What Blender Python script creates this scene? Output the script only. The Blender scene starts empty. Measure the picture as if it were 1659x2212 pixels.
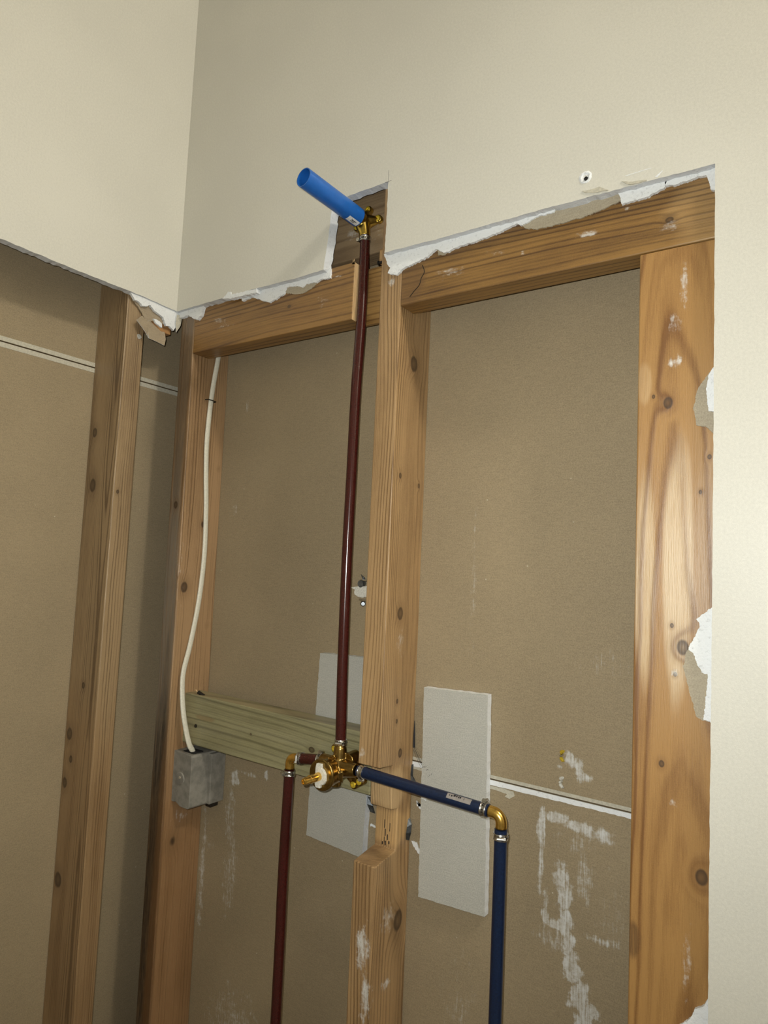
import bpy, bmesh, math, random
from mathutils import Vector, Matrix, noise as mnoise

scn = bpy.context.scene
COL = scn.collection

# ------------------------------------------------------------------ camera
W_PX, H_PX, F_PX = 1659, 2212, 1456.2
CAM = Vector((1.0592, -0.7949, 1.5650))
yaw, pitch, roll = 0.60942, 0.077981, 0.045371
fwd = Vector((-math.sin(yaw)*math.cos(pitch), math.cos(yaw)*math.cos(pitch), math.sin(pitch)))
rt = Vector((math.cos(yaw), math.sin(yaw), 0)); up = rt.cross(fwd)
cr, sr = math.cos(roll), math.sin(roll)
rt, up = cr*rt + sr*up, -sr*rt + cr*up
cd = bpy.data.cameras.new('camera'); cam = bpy.data.objects.new('camera', cd); COL.objects.link(cam)
cam.matrix_world = Matrix(((rt.x, up.x, -fwd.x, CAM.x), (rt.y, up.y, -fwd.y, CAM.y), (rt.z, up.z, -fwd.z, CAM.z), (0, 0, 0, 1)))
cd.sensor_fit = 'HORIZONTAL'; cd.sensor_width = 36.0; cd.lens = 36.0*F_PX/W_PX; cd.clip_start = 0.01
scn.camera = cam

# ------------------------------------------------------------------ world, lights, exposure
wd = bpy.data.worlds.new('world'); scn.world = wd; wd.use_nodes = True
wd.node_tree.nodes['Background'].inputs[0].default_value = (0.9, 0.95, 1.0, 1)
wd.node_tree.nodes['Background'].inputs[1].default_value = 0.02
fl = bpy.data.lights.new('phone_flash', 'SPOT'); fl.energy = 29.0; fl.color = (0.98, 1.0, 0.965)
fl.shadow_soft_size = 0.004; fl.spot_size = math.radians(138); fl.spot_blend = 1.0
flo = bpy.data.objects.new('phone_flash', fl); COL.objects.link(flo)
flo.matrix_world = cam.matrix_world.copy(); flo.location = CAM - rt*0.018 + up*0.022
LAMP = Vector((1.85, -0.48, 3.02))
lp = bpy.data.lights.new('lamp_light', 'POINT'); lp.energy = 45.0; lp.color = (1.0, 0.935, 0.82); lp.shadow_soft_size = 0.08
lpo = bpy.data.objects.new('lamp_light', lp); COL.objects.link(lpo); lpo.location = LAMP
vs = scn.view_settings
scn.display_settings.display_device = 'sRGB'
vs.view_transform = 'Standard'; vs.look = 'None'; vs.gamma = 1.0; vs.use_curve_mapping = False; vs.exposure = -0.14

# ------------------------------------------------------------------ node helpers
class NT:
    def __init__(s, name, rough=0.6, spec=0.5, metal=0.0):
        s.m = bpy.data.materials.new(name); s.m.use_nodes = True
        s.t = s.m.node_tree; s.n = s.t.nodes; s.l = s.t.links
        s.b = s.n['Principled BSDF']
        s.b.inputs['Roughness'].default_value = rough
        s.b.inputs['Specular IOR Level'].default_value = spec
        s.b.inputs['Metallic'].default_value = metal
    def put(s, sock, v):
        if isinstance(v, (int, float)): sock.default_value = v
        elif isinstance(v, (tuple, list, Vector)):
            v = tuple(v)
            if sock.type == 'RGBA' and len(v) == 3: v = v + (1,)
            sock.default_value = v
        else: s.l.new(v, sock)
    def M(s, op, a, b=0.0, c=0.0):
        n = s.n.new('ShaderNodeMath'); n.operation = op
        for i, v in enumerate((a, b, c)):
            if i < len(n.inputs): s.put(n.inputs[i], v)
        return n.outputs[0]
    def V(s, op, a, b=(0, 0, 0)):
        n = s.n.new('ShaderNodeVectorMath'); n.operation = op
        s.put(n.inputs[0], a)
        if op == 'SCALE': s.put(n.inputs[3], b)
        elif op != 'LENGTH': s.put(n.inputs[1], b)
        return n.outputs[1] if op in ('LENGTH', 'DOT_PRODUCT', 'DISTANCE') else n.outputs[0]
    def coord(s, off=(0, 0, 0)):
        tc = s.n.new('ShaderNodeTexCoord')
        return s.V('ADD', tc.outputs['Object'], off)
    def noise(s, vec, scale=1.0, detail=3.0, rough=0.5):
        n = s.n.new('ShaderNodeTexNoise'); s.l.new(vec, n.inputs['Vector'])
        n.inputs['Scale'].default_value = scale; n.inputs['Detail'].default_value = detail; n.inputs['Roughness'].default_value = rough
        return n.outputs[0]
    def mix(s, f, a, b):
        n = s.n.new('ShaderNodeMix'); n.data_type = 'RGBA'
        s.put(n.inputs[0], f); s.put(n.inputs[6], a); s.put(n.inputs[7], b)
        return n.outputs[2]
    def ss(s, v, lo, hi, a=0.0, b=1.0):
        n = s.n.new('ShaderNodeMapRange'); n.interpolation_type = 'SMOOTHSTEP'
        s.put(n.inputs[0], v); s.put(n.inputs[1], lo); s.put(n.inputs[2], hi); s.put(n.inputs[3], a); s.put(n.inputs[4], b)
        return n.outputs[0]
    def sep(s, v):
        n = s.n.new('ShaderNodeSeparateXYZ'); s.l.new(v, n.inputs[0]); return n.outputs
    def comb(s, x, y, z):
        n = s.n.new('ShaderNodeCombineXYZ'); s.put(n.inputs[0], x); s.put(n.inputs[1], y); s.put(n.inputs[2], z); return n.outputs[0]
    def color(s, c): s.put(s.b.inputs['Base Color'], c); return s
    def bump(s, h, strength=0.3, dist=0.001):
        n = s.n.new('ShaderNodeBump'); n.inputs['Strength'].default_value = strength; n.inputs['Distance'].default_value = dist
        s.put(n.inputs['Height'], h); s.l.new(n.outputs[0], s.b.inputs['Normal']); return s
    def blob(s, P, c, r):       # soft 0..1 ellipsoid: 1 inside, 0 at the rim
        d = s.V('LENGTH', s.V('DIVIDE', s.V('SUBTRACT', P, c), r))
        return s.ss(d, 0.35, 1.0, 1.0, 0.0)

def smears(nt, P, col, lst, white=(0.74, 0.75, 0.73), stretch=(420, 420, 26)):
    """brush smears and dabs of joint compound; lst rows: centre, radii, strength"""
    if not lst: return col
    streak = nt.noise(nt.V('MULTIPLY', P, stretch), 1.0, 4.0, 0.65)
    fine = nt.noise(P, 160.0, 3.0, 0.7); wob = nt.noise(P, 75.0, 3.0, 0.6)
    tot = None
    for c, r, k in lst:
        d = nt.V('LENGTH', nt.V('DIVIDE', nt.V('SUBTRACT', P, c), r))
        b = nt.M('MULTIPLY', nt.ss(nt.M('ADD', d, nt.M('MULTIPLY', nt.M('SUBTRACT', wob, 0.5), 1.5)), 0.1, 1.1, 1.0, 0.0), k)
        tot = b if tot is None else nt.M('MAXIMUM', tot, b)
    tot = nt.M('MINIMUM', tot, 1.35)
    m = nt.M('ADD', nt.M('MULTIPLY', streak, 0.6), nt.M('MULTIPLY', fine, 0.4))
    cov = nt.ss(nt.M('ADD', m, nt.M('MULTIPLY', tot, 0.23)), 0.61, 0.96)
    cov = nt.M('MULTIPLY', cov, nt.M('MINIMUM', nt.M('MULTIPLY', tot, 1.6), 1.0))
    return nt.mix(nt.M('MULTIPLY', cov, 0.85), col, white)

def wood(name, off, axis='z', base=(0.50, 0.27, 0.10), dark=(0.27, 0.12, 0.035), pith=(0.05, 0.09), spacing=0.0042,
         tilt=(0.0, 0.0), knots=(), dabs=(), contrast=0.55, grey=0.0, seed=0.0, rough=0.42, pale=()):
    nt = NT(name, rough, 0.75)
    P = nt.coord(off); o = nt.sep(P)
    L = {'x': o[0], 'y': o[1], 'z': o[2]}[axis]
    a, b = {'z': (o[0], o[1]), 'x': (o[1], o[2]), 'y': (o[0], o[2])}[axis]
    S = nt.comb(a, b, L)
    sd = nt.V('ADD', S, (seed, seed*1.7, seed*2.3))
    low = nt.noise(nt.V('MULTIPLY', sd, (9, 9, 1.6)), 1.0, 2.0, 0.5)
    mid = nt.noise(nt.V('MULTIPLY', sd, (40, 40, 7)), 1.0, 3.0, 0.55)
    dx = nt.M('ADD', nt.M('SUBTRACT', a, pith[0]), nt.M('MULTIPLY', L, tilt[0]))
    dy = nt.M('ADD', nt.M('SUBTRACT', b, pith[1]), nt.M('MULTIPLY', L, tilt[1]))
    r = nt.M('SQRT', nt.M('ADD', nt.M('MULTIPLY', dx, dx), nt.M('MULTIPLY', dy, dy)))
    r = nt.M('ADD', r, nt.M('MULTIPLY', low, 0.030)); r = nt.M('ADD', r, nt.M('MULTIPLY', mid, 0.0022))
    kd = None; kh = None
    for (c, rad) in knots:
        el = {'z': (1, 1, 0.75), 'x': (0.75, 1, 1), 'y': (1, 0.75, 1)}[axis]
        d = nt.V('LENGTH', nt.V('MULTIPLY', nt.V('SUBTRACT', P, c), el))
        e = nt.ss(d, 0.0, rad*4.5, 1.0, 0.0)
        r = nt.M('ADD', r, nt.M('MULTIPLY', nt.M('MULTIPLY', e, e), rad*0.9))
        dn = nt.M('ADD', d, nt.M('MULTIPLY', nt.M('SUBTRACT', mid, 0.5), rad*0.5))
        core = nt.ss(dn, rad*0.7, rad*1.05, 1.0, 0.0); halo = nt.ss(d, rad*0.8, rad*2.8, 1.0, 0.0)
        core = nt.M('MULTIPLY', core, nt.ss(dn, 0.0, rad*0.9, 0.62, 1.0))
        kd = core if kd is None else nt.M('MAXIMUM', kd, core)
        kh = halo if kh is None else nt.M('MAXIMUM', kh, halo)
    ring = nt.M('MULTIPLY_ADD', nt.M('SINE', nt.M('MULTIPLY', r, 2*math.pi/spacing)), 0.5, 0.5)
    ring = nt.M('POWER', ring, 3.0)
    ring2 = nt.M('POWER', nt.M('MULTIPLY_ADD', nt.M('SINE', nt.M('MULTIPLY', r, 2*math.pi/(spacing*0.41))), 0.5, 0.5), 2.0)
    amp = nt.noise(nt.comb(nt.M('MULTIPLY', r, 95.0), nt.M('MULTIPLY', L, 0.8), seed), 1.0, 2.0, 0.6)
    ring = nt.M('MULTIPLY', ring, nt.ss(amp, 0.34, 0.66, 0.05, 1.4)); ring2 = nt.M('MULTIPLY', ring2, nt.ss(amp, 0.40, 0.60, 0.9, 0.25)); ring = nt.M('ADD', ring, nt.M('MULTIPLY', ring2, 0.45))
    bands = nt.noise(nt.comb(nt.M('MULTIPLY', r, 55.0), nt.M('MULTIPLY', L, 1.2), seed + 3.0), 1.0, 3.0, 0.6)
    fib = nt.noise(nt.V('MULTIPLY', sd, (1500, 1500, 45)), 1.0, 2.0, 0.6)
    tone = nt.noise(nt.V('MULTIPLY', sd, (26, 26, 2.6)), 1.0, 3.0, 0.6)
    speck = nt.noise(P, 700.0, 2.0, 0.6)
    f = nt.M('MULTIPLY', ring, contrast*1.15)
    f = nt.M('ADD', f, nt.M('MULTIPLY', nt.M('SUBTRACT', bands, 0.48), 1.2))
    blot = nt.noise(nt.V('MULTIPLY', sd, (11, 11, 5)), 1.0, 4.0, 0.65)
    f = nt.M('ADD', f, nt.M('MULTIPLY', nt.M('SUBTRACT', blot, 0.5), 1.1))
    f = nt.M('ADD', f, nt.M('MULTIPLY', nt.M('SUBTRACT', fib, 0.5), 0.85))
    f = nt.M('ADD', f, nt.M('MULTIPLY', nt.M('SUBTRACT', tone, 0.44), 1.6))
    f = nt.M('ADD', f, nt.M('MULTIPLY', nt.M('SUBTRACT', speck, 0.5), 0.65))
    n = nt.n.new('ShaderNodeClamp'); nt.l.new(f, n.inputs[0])
    col = nt.mix(n.outputs[0], base, dark)
    for c, rr, k, pc in pale:
        d_ = nt.V('LENGTH', nt.V('DIVIDE', nt.V('SUBTRACT', P, c), rr))
        nb = nt.M('MULTIPLY', nt.ss(nt.M('ADD', d_, nt.M('MULTIPLY', nt.M('SUBTRACT', tone, 0.5), 0.9)), 0.60, 1.0, 1.0, 0.0), nt.M('MULTIPLY', nt.ss(fib, 0.25, 0.62, 0.55, 1.0), k))
        nb = nt.M('MULTIPLY', nb, nt.M('SUBTRACT', 1.0, nt.M('MULTIPLY', ring, 0.35)))
        col = nt.mix(nb, col, pc)
    if grey > 0:
        g = nt.noise(nt.V('MULTIPLY', sd, (60, 60, 3)), 1.0, 4.0, 0.6)
        col = nt.mix(nt.ss(g, 0.42, 0.62, 0.25*grey, grey), col, (0.30, 0.28, 0.24))
    if kd is not None:
        col = nt.mix(nt.M('MULTIPLY', kh, 0.35), col, dark)
        col = nt.mix(nt.M('MULTIPLY', kd, 0.92), col, (0.050, 0.026, 0.012))
    st = {'z': (260, 260, 60), 'x': (60, 260, 260), 'y': (260, 60, 260)}[axis]
    col = smears(nt, P, col, dabs, stretch=st)
    nt.color(col)
    h = nt.M('ADD', nt.M('MULTIPLY', ring, 0.5), nt.M('MULTIPLY', fib, 0.9))
    nt.bump(h, 0.45, 0.0006)
    return nt.m

def paper(name, off, base, spots=(), speck=0.5, white=(0.70, 0.71, 0.70), rough=0.75):
    nt = NT(name, rough, 0.35)
    P = nt.coord(off)
    s1 = nt.noise(P, 620.0, 3.0, 0.7); s2 = nt.noise(P, 6.0, 3.0, 0.5)
    fibre = nt.noise(nt.V('MULTIPLY', P, (60, 60, 500)), 1.0, 2.0, 0.5)
    dk = tuple(v*0.62 for v in base); lt = tuple(min(1, v*1.22) for v in base)
    f = nt.M('ADD', nt.M('MULTIPLY', s1, speck), nt.M('ADD', nt.M('ADD', nt.M('MULTIPLY', s2, 0.14), 0.105), nt.M('MULTIPLY', fibre, 0.12)))
    col = nt.mix(nt.ss(f, 0.25*speck+0.12, 0.75*speck+0.36), dk, lt)
    v = nt.n.new('ShaderNodeTexVoronoi'); nt.l.new(P, v.inputs['Vector']); v.inputs['Scale'].default_value = 42.0
    dot = nt.ss(v.outputs['Distance'], 0.035, 0.06, 1.0, 0.0)
    gate = nt.ss(nt.noise(P, 31.0, 1.0), 0.56, 0.6)
    col = nt.mix(nt.M('MULTIPLY', nt.M('MULTIPLY', dot, gate), 0.55), col, (0.62, 0.56, 0.44))
    col = smears(nt, P, col, spots, white=white)
    nt.color(col).bump(nt.M('ADD', s1, fibre), 0.25, 0.0005)
    return nt.m

def paint(name, base=(0.66, 0.642, 0.568)):
    nt = NT(name, 0.42, 0.35)
    P = nt.coord()
    peel = nt.noise(P, 330.0, 3.0, 0.6); grain = nt.noise(P, 1300.0, 2.0, 0.6); big = nt.noise(P, 3.0, 3.0, 0.5)
    dk = tuple(v*0.93 for v in base); lt = tuple(min(1, v*1.04) for v in base)
    col = nt.mix(nt.ss(nt.M('ADD', nt.M('MULTIPLY', peel, 0.5), nt.M('MULTIPLY', big, 0.5)), 0.35, 0.65), dk, lt)
    v = nt.n.new('ShaderNodeTexVoronoi'); nt.l.new(P, v.inputs['Vector']); v.inputs['Scale'].default_value = 9.0
    dot = nt.ss(v.outputs['Distance'], 0.010, 0.020, 1.0, 0.0)
    gate = nt.ss(nt.noise(P, 7.0, 1.0), 0.60, 0.64)
    col = nt.mix(nt.M('MULTIPLY', nt.M('MULTIPLY', dot, gate), 0.45), col, (0.30, 0.24, 0.16))
    col = nt.mix(nt.ss(grain, 0.32, 0.68), nt.mix(0.10, col, (0.2, 0.19, 0.15)), nt.mix(0.06, col, (1, 1, 1)))
    nt.color(col).bump(peel, 0.16, 0.0007)
    return nt.m

def plain(name, c, rough=0.5, metal=0.0, spec=0.5, var=0.12, scale=300.0, bump=0.1, coat=0.0):
    nt = NT(name, rough, spec, metal); P = nt.coord()
    n1 = nt.noise(P, scale, 3.0, 0.6)
    col = nt.mix(nt.ss(n1, 0.3, 0.7), tuple(v*(1-var) for v in c), tuple(min(1, v*(1+var)) for v in c))
    nt.color(col).bump(n1, bump, 0.0005)
    if coat: nt.b.inputs['Coat Weight'].default_value = coat
    return nt.m

def gypsum(name, base=(0.80, 0.82, 0.83)):
    nt = NT(name, 0.85, 0.2); P = nt.coord()
    n1 = nt.noise(P, 260.0, 4.0, 0.7); n2 = nt.noise(P, 60.0, 3.0, 0.6)
    col = nt.mix(nt.ss(n1, 0.30, 0.46), tuple(v*0.78 for v in base), base)
    nt.color(col).bump(nt.M('ADD', n1, n2), 0.7, 0.0012)
    return nt.m

MAT = {}
MAT['paint'] = paint('painted_wall')
MAT['gyp'] = gypsum('gypsum_core'); MAT['gyp_grey'] = gypsum('gypsum_cut', (0.62, 0.635, 0.65))
MAT['tan'] = paper('torn_paper', (0, 0, 0), (0.42, 0.365, 0.27), speck=0.35)
MAT['flap'] = paper('flap_paper', (0, 0, 0), (0.36, 0.29, 0.20), speck=0.35)
MAT['grey_paper'] = paper('grey_face_paper', (0, 0, 0), (0.50, 0.492, 0.445), speck=0.6)
MAT['edge_paper'] = plain('edge_paper', (0.50, 0.47, 0.38), 0.7)
MAT['red'] = plain('red_pex', (0.046, 0.0080, 0.0062), 0.18, 0, 0.5, 0.35, 900, 0.05)
MAT['blue'] = plain('blue_pex', (0.0045, 0.0130, 0.042), 0.28, 0, 0.5, 0.3, 500, 0.05)
MAT['cap_blue'] = plain('bright_blue_plastic', (0.014, 0.115, 0.43), 0.28, 0, 0.5, 0.06, 80, 0.03)
MAT['brass'] = plain('aged_brass', (0.30, 0.195, 0.060), 0.25, 1.0, 0.5, 0.25, 120, 0.12)
MAT['brass_bright'] = plain('bright_brass', (0.80, 0.52, 0.13), 0.22, 1.0, 0.5, 0.12, 200, 0.06)
MAT['yellow'] = plain('yellow_zinc', (0.80, 0.60, 0.06), 0.38, 0.6, 0.5, 0.15, 500, 0.1)
MAT['steel'] = plain('stainless_steel', (0.55, 0.54, 0.52), 0.25, 1.0, 0.5, 0.15, 400, 0.1)
MAT['galv'] = plain('galvanized_steel', (0.22, 0.24, 0.26), 0.42, 0.9, 0.5, 0.25, 200, 0.1)
MAT['dark_steel'] = plain('dark_steel', (0.05, 0.045, 0.04), 0.4, 0.8)
MAT['white_plastic'] = plain('white_plastic', (0.66, 0.645, 0.58), 0.5, 0, 0.4, 0.15, 500)
MAT['cable'] = plain('cable_jacket', (0.66, 0.635, 0.53), 0.38, 0, 0.5, 0.08, 300, 0.08)
MAT['box'] = plain('dusty_grey_plastic', (0.225, 0.212, 0.182), 0.62, 0, 0.35, 0.20, 60, 0.25)
MAT['label'] = plain('grey_label', (0.27, 0.245, 0.225), 0.5, 0, 0.4, 0.1, 300)
MAT['label_white'] = plain('white_label', (0.72, 0.72, 0.70), 0.5, 0, 0.4, 0.1, 300)
MAT['ink'] = plain('black_ink', (0.012, 0.012, 0.014), 0.6)
MAT['black'] = plain('dark_hole', (0.010, 0.009, 0.008), 0.9)
MAT['pencil'] = plain('pencil_graphite', (0.12, 0.115, 0.11), 0.6)
MAT['floor'] = plain('grey_floor', (0.30, 0.27, 0.23), 0.6, 0, 0.4, 0.2, 12)
MAT['fresh_wood'] = wood('fresh_cut_wood', (0, 0, 0), 'z', (0.66, 0.46, 0.24), (0.42, 0.23, 0.09), pith=(0.46, -0.2), spacing=0.0026, contrast=0.4)
nt_ = NT('lamp_diffuser'); nt_.b.inputs['Emission Color'].default_value = (1, 0.93, 0.78, 1); nt_.b.inputs['Emission Strength'].default_value = 6.0
MAT['lamp'] = nt_.m

# ------------------------------------------------------------------ mesh helpers (all coordinates are world metres)
ORG = {}
def obj(name, bm, mat, parent=None, origin=None, smooth=False, bevel=0.0):
    o_ = Vector(origin) if origin is not None else (ORG[parent.name] if parent is not None else Vector((0, 0, 0)))
    bmesh.ops.transform(bm, matrix=Matrix.Translation(-o_), verts=bm.verts)
    bmesh.ops.recalc_face_normals(bm, faces=bm.faces)
    me = bpy.data.meshes.new(name); bm.to_mesh(me); bm.free()
    for m in (mat if isinstance(mat, (list, tuple)) else [mat]): me.materials.append(m)
    if smooth:
        for p in me.polygons: p.use_smooth = True
    o = bpy.data.objects.new(name, me); COL.objects.link(o)
    if parent is not None:
        o.parent = parent; o.location = o_ - ORG[parent.name]
    else: o.location = o_
    ORG[o.name] = o_
    if bevel:
        b = o.modifiers.new('bevel', 'BEVEL'); b.width = bevel; b.segments = 2; b.limit_method = 'ANGLE'
    if smooth:
        e = o.modifiers.new('split', 'EDGE_SPLIT'); e.split_angle = math.radians(38)
    return o
def empty(name, loc):
    o = bpy.data.objects.new(name, None); COL.objects.link(o); o.location = loc; o.empty_display_size = 0.02
    ORG[o.name] = Vector(loc); return o
def tag(o, label=None, cat=None, group=None, kind=None):
    if label: o['label'] = label
    if cat: o['category'] = cat
    if group: o['group'] = group
    if kind: o['kind'] = kind
    return o
def box(bm, x0, x1, y0, y1, z0, z1, mi=0):
    v = [bm.verts.new(p) for p in ((x0,y0,z0),(x1,y0,z0),(x1,y1,z0),(x0,y1,z0),(x0,y0,z1),(x1,y0,z1),(x1,y1,z1),(x0,y1,z1))]
    for f in ((0,3,2,1),(4,5,6,7),(0,1,5,4),(1,2,6,5),(2,3,7,6),(3,0,4,7)):
        bm.faces.new([v[i] for i in f]).material_index = mi
    return v
def BX(*a):
    bm = bmesh.new(); box(bm, *a); return bm
def frame_for(d):
    d = d.normalized(); h = Vector((0, 0, 1)) if abs(d.z) < 0.9 else Vector((1, 0, 0))
    u = d.cross(h).normalized(); return u, d.cross(u).normalized()
def tube(bm, pts, r, seg=20, caps=True, flat=1.0, side=None, mi=0):
    pts = [Vector(p) for p in pts]; rs = r if isinstance(r, (list, tuple)) else [r]*len(pts)
    rings = []; u0 = None
    for i, p in enumerate(pts):
        d = (pts[min(i+1, len(pts)-1)] - pts[max(i-1, 0)]).normalized()
        if u0 is None: u0 = Vector(side) if side else frame_for(d)[0]
        u0 = (u0 - d*u0.dot(d)).normalized(); w = d.cross(u0)
        rings.append([bm.verts.new(p + (u0*math.cos(t)*flat + w*math.sin(t))*rs[i]) for t in [2*math.pi*k/seg for k in range(seg)]])
    for a, b in zip(rings, rings[1:]):
        for k in range(seg): bm.faces.new((a[k], a[(k+1) % seg], b[(k+1) % seg], b[k])).material_index = mi
    if caps: bm.faces.new(rings[0][::-1]).material_index = mi; bm.faces.new(rings[-1]).material_index = mi
    return rings
def T(pts, r, **k):
    bm = bmesh.new(); tube(bm, pts, r, **k); return bm
def lathe(bm, c, d, prof, seg=32, mi=0):
    """prof: rows (distance along d, radius)"""
    d = Vector(d).normalized(); c = Vector(c); u, w = frame_for(d); rings = []
    for h, r in prof:
        rings.append([bm.verts.new(c + d*h + (u*math.cos(t) + w*math.sin(t))*max(r, 1e-5)) for t in [2*math.pi*k/seg for k in range(seg)]])
    for a, b in zip(rings, rings[1:]):
        for k in range(seg): bm.faces.new((a[k], a[(k+1) % seg], b[(k+1) % seg], b[k])).material_index = mi
    bm.faces.new(rings[0][::-1]).material_index = mi; bm.faces.new(rings[-1]).material_index = mi
def spline(pts, n=10):
    P = [Vector(p) for p in pts]; P = [P[0]*2-P[1]] + P + [P[-1]*2-P[-2]]; out = []
    for i in range(1, len(P)-2):
        for k in range(n):
            t = k/n; a, b, c, d = P[i-1:i+3]
            out.append(0.5*((2*b) + (c-a)*t + (2*a-5*b+4*c-d)*t*t + (3*b-a-3*c+d)*t**3))
    out.append(P[-2]); return out
def jag(poly, step, amp, rnd, closed=True, straight=()):
    """subdivide an outline and roughen it"""
    out = []; n = len(poly)
    for i in range(n if closed else n-1):
        a, b = poly[i], poly[(i+1) % n]; L = math.dist(a, b)
        k = 1 if (i in straight) else max(1, int(L/step))
        for j in range(k):
            t = j/k; q = [a[0]+(b[0]-a[0])*t, a[1]+(b[1]-a[1])*t]
            if i not in straight: q = [q[0]+rnd.uniform(-amp, amp), q[1]+rnd.uniform(-amp, amp)]
            out.append(tuple(q))
    if amp >= 0.0006:          # a second, finer level of tearing
        fine = []
        for i in range(len(out)):
            a, b = out[i], out[(i+1) % len(out)]; fine.append(a)
            if 0.0008 < math.dist(a, b) < 0.008:
                for t in (.33, .67): fine.append((a[0]+(b[0]-a[0])*t + rnd.uniform(-.0004, .0004), a[1]+(b[1]-a[1])*t + rnd.uniform(-.0005, .0005)))
        out = fine
    return out
def slab(poly_a, poly_b, da, db, axis='y', mi=(0, 1, 0)):
    keep = [i for i in range(len(poly_a)) if math.dist(poly_a[i], poly_a[i-1]) > 1e-6]
    poly_a = [poly_a[i] for i in keep]; poly_b = [poly_b[i] for i in keep]
    """solid between outline a at depth da and outline b at depth db; mi: face a, rim, face b"""
    bm = bmesh.new()
    P = (lambda q, d: (q[0], d, q[1])) if axis == 'y' else (lambda q, d: (d, q[0], q[1]))
    A = [bm.verts.new(P(q, da)) for q in poly_a]; B = [bm.verts.new(P(q, db)) for q in poly_b]
    fa = bm.faces.new(A); fb = bm.faces.new(B[::-1]); fa.material_index = mi[0]; fb.material_index = mi[2]
    for i in range(len(A)):
        bm.faces.new((A[i], A[(i+1) % len(A)], B[(i+1) % len(A)], B[i])).material_index = mi[1]
    bm.normal_update(); bm.normal_update(); bmesh.ops.triangulate(bm, faces=[fa, fb]); return bm

R = random.Random(7)
TH, ST, DP = 0.013, 0.038, 0.089      # drywall thickness, 2x4 edge, 2x4 face
YB = TH + DP                            # face of the far drywall seen through the studs
ZE = 2.031                              # height of the cut edge

# ================================================================== THE SETTING
# painted back wall, cut away below ZE between the corner and x = 0.935
edge = [(0.0, 2.030), (0.20, 2.0325), (0.30, 2.031), (0.364, 2.0325), (0.370, 2.075), (0.376, 2.141), (0.415, 2.1435), (0.4845, 2.1445),
        (0.4845, 2.070), (0.4835, 2.033), (0.58, 2.0315), (0.74, 2.0325), (0.86, 2.0310), (0.9355, 2.0305)]
edge_r = [(0.9355, 2.0305), (0.9358, 1.80), (0.9355, 1.50), (0.9345, 1.20), (0.935, 0.0)]
ja = jag(edge, 0.006, 0.0005, R, closed=False); jb = jag(edge_r, 0.008, 0.0003, R, closed=False)
front = ja + jb + [(0.935, 0.0), (2.4, 0.0), (2.4, 3.1), (0.0, 3.1)]
back = [(x + R.uniform(-.0008, .0008), z - R.uniform(.0002, .0022)) for x, z in ja] + [(x - R.uniform(0, .0006), z) for x, z in jb] + front[-4:]
for i, (x, z) in enumerate(back):     # the niche's sides are cut ragged at the back
    if 0.36 < x < 0.38 and z > 2.034 and i < len(ja): back[i] = (x + 0.0045 + R.uniform(-.001, .001), z)
wall_back = obj('wall_back', slab(front, back, 0.0, TH, 'y'), [MAT['paint'], MAT['gyp_grey']], origin=(0, 0, 0)); tag(wall_back, kind='structure')
# painted left wall
le = jag([(0.0, 2.030), (-0.08, 2.0325), (-0.20, 2.031), (-0.34, 2.032), (-0.75, 2.032)], 0.006, 0.0005, R, closed=False)
front = le + [(-0.75, 2.032), (-0.75, 0.0), (-2.3, 0.0), (-2.3, 3.1), (0.0, 3.1)]
back = [(y, z - R.uniform(.0002, .002)) for y, z in le] + [(-0.75, 2.032), (-0.75, 0.0), (-2.3, 0.0), (-2.3, 3.1), (0.0, 3.1)]
wall_left = obj('wall_left', slab(front, back, 0.0, -TH, 'x'), [MAT['paint'], MAT['gyp_grey']], origin=(0, 0, 0)); tag(wall_left, kind='structure')
tag(obj('wall_right', BX(2.4, 2.5, -2.4, 0.115, 0, 3.1), MAT['paint']), kind='structure')
tag(obj('wall_front', BX(-0.115, 2.4, -2.4, -2.3, 0, 3.1), MAT['paint']), kind='structure')
tag(obj('ceiling', BX(-0.115, 2.5, -2.4, 0.115, 3.1, 3.2), MAT['paint']), kind='structure')
tag(obj('floor', BX(-0.115, 2.5, -2.4, 0.115, -0.1, 0.0), MAT['floor']), kind='structure')

BROWN = (0.340, 0.268, 0.166)
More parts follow.
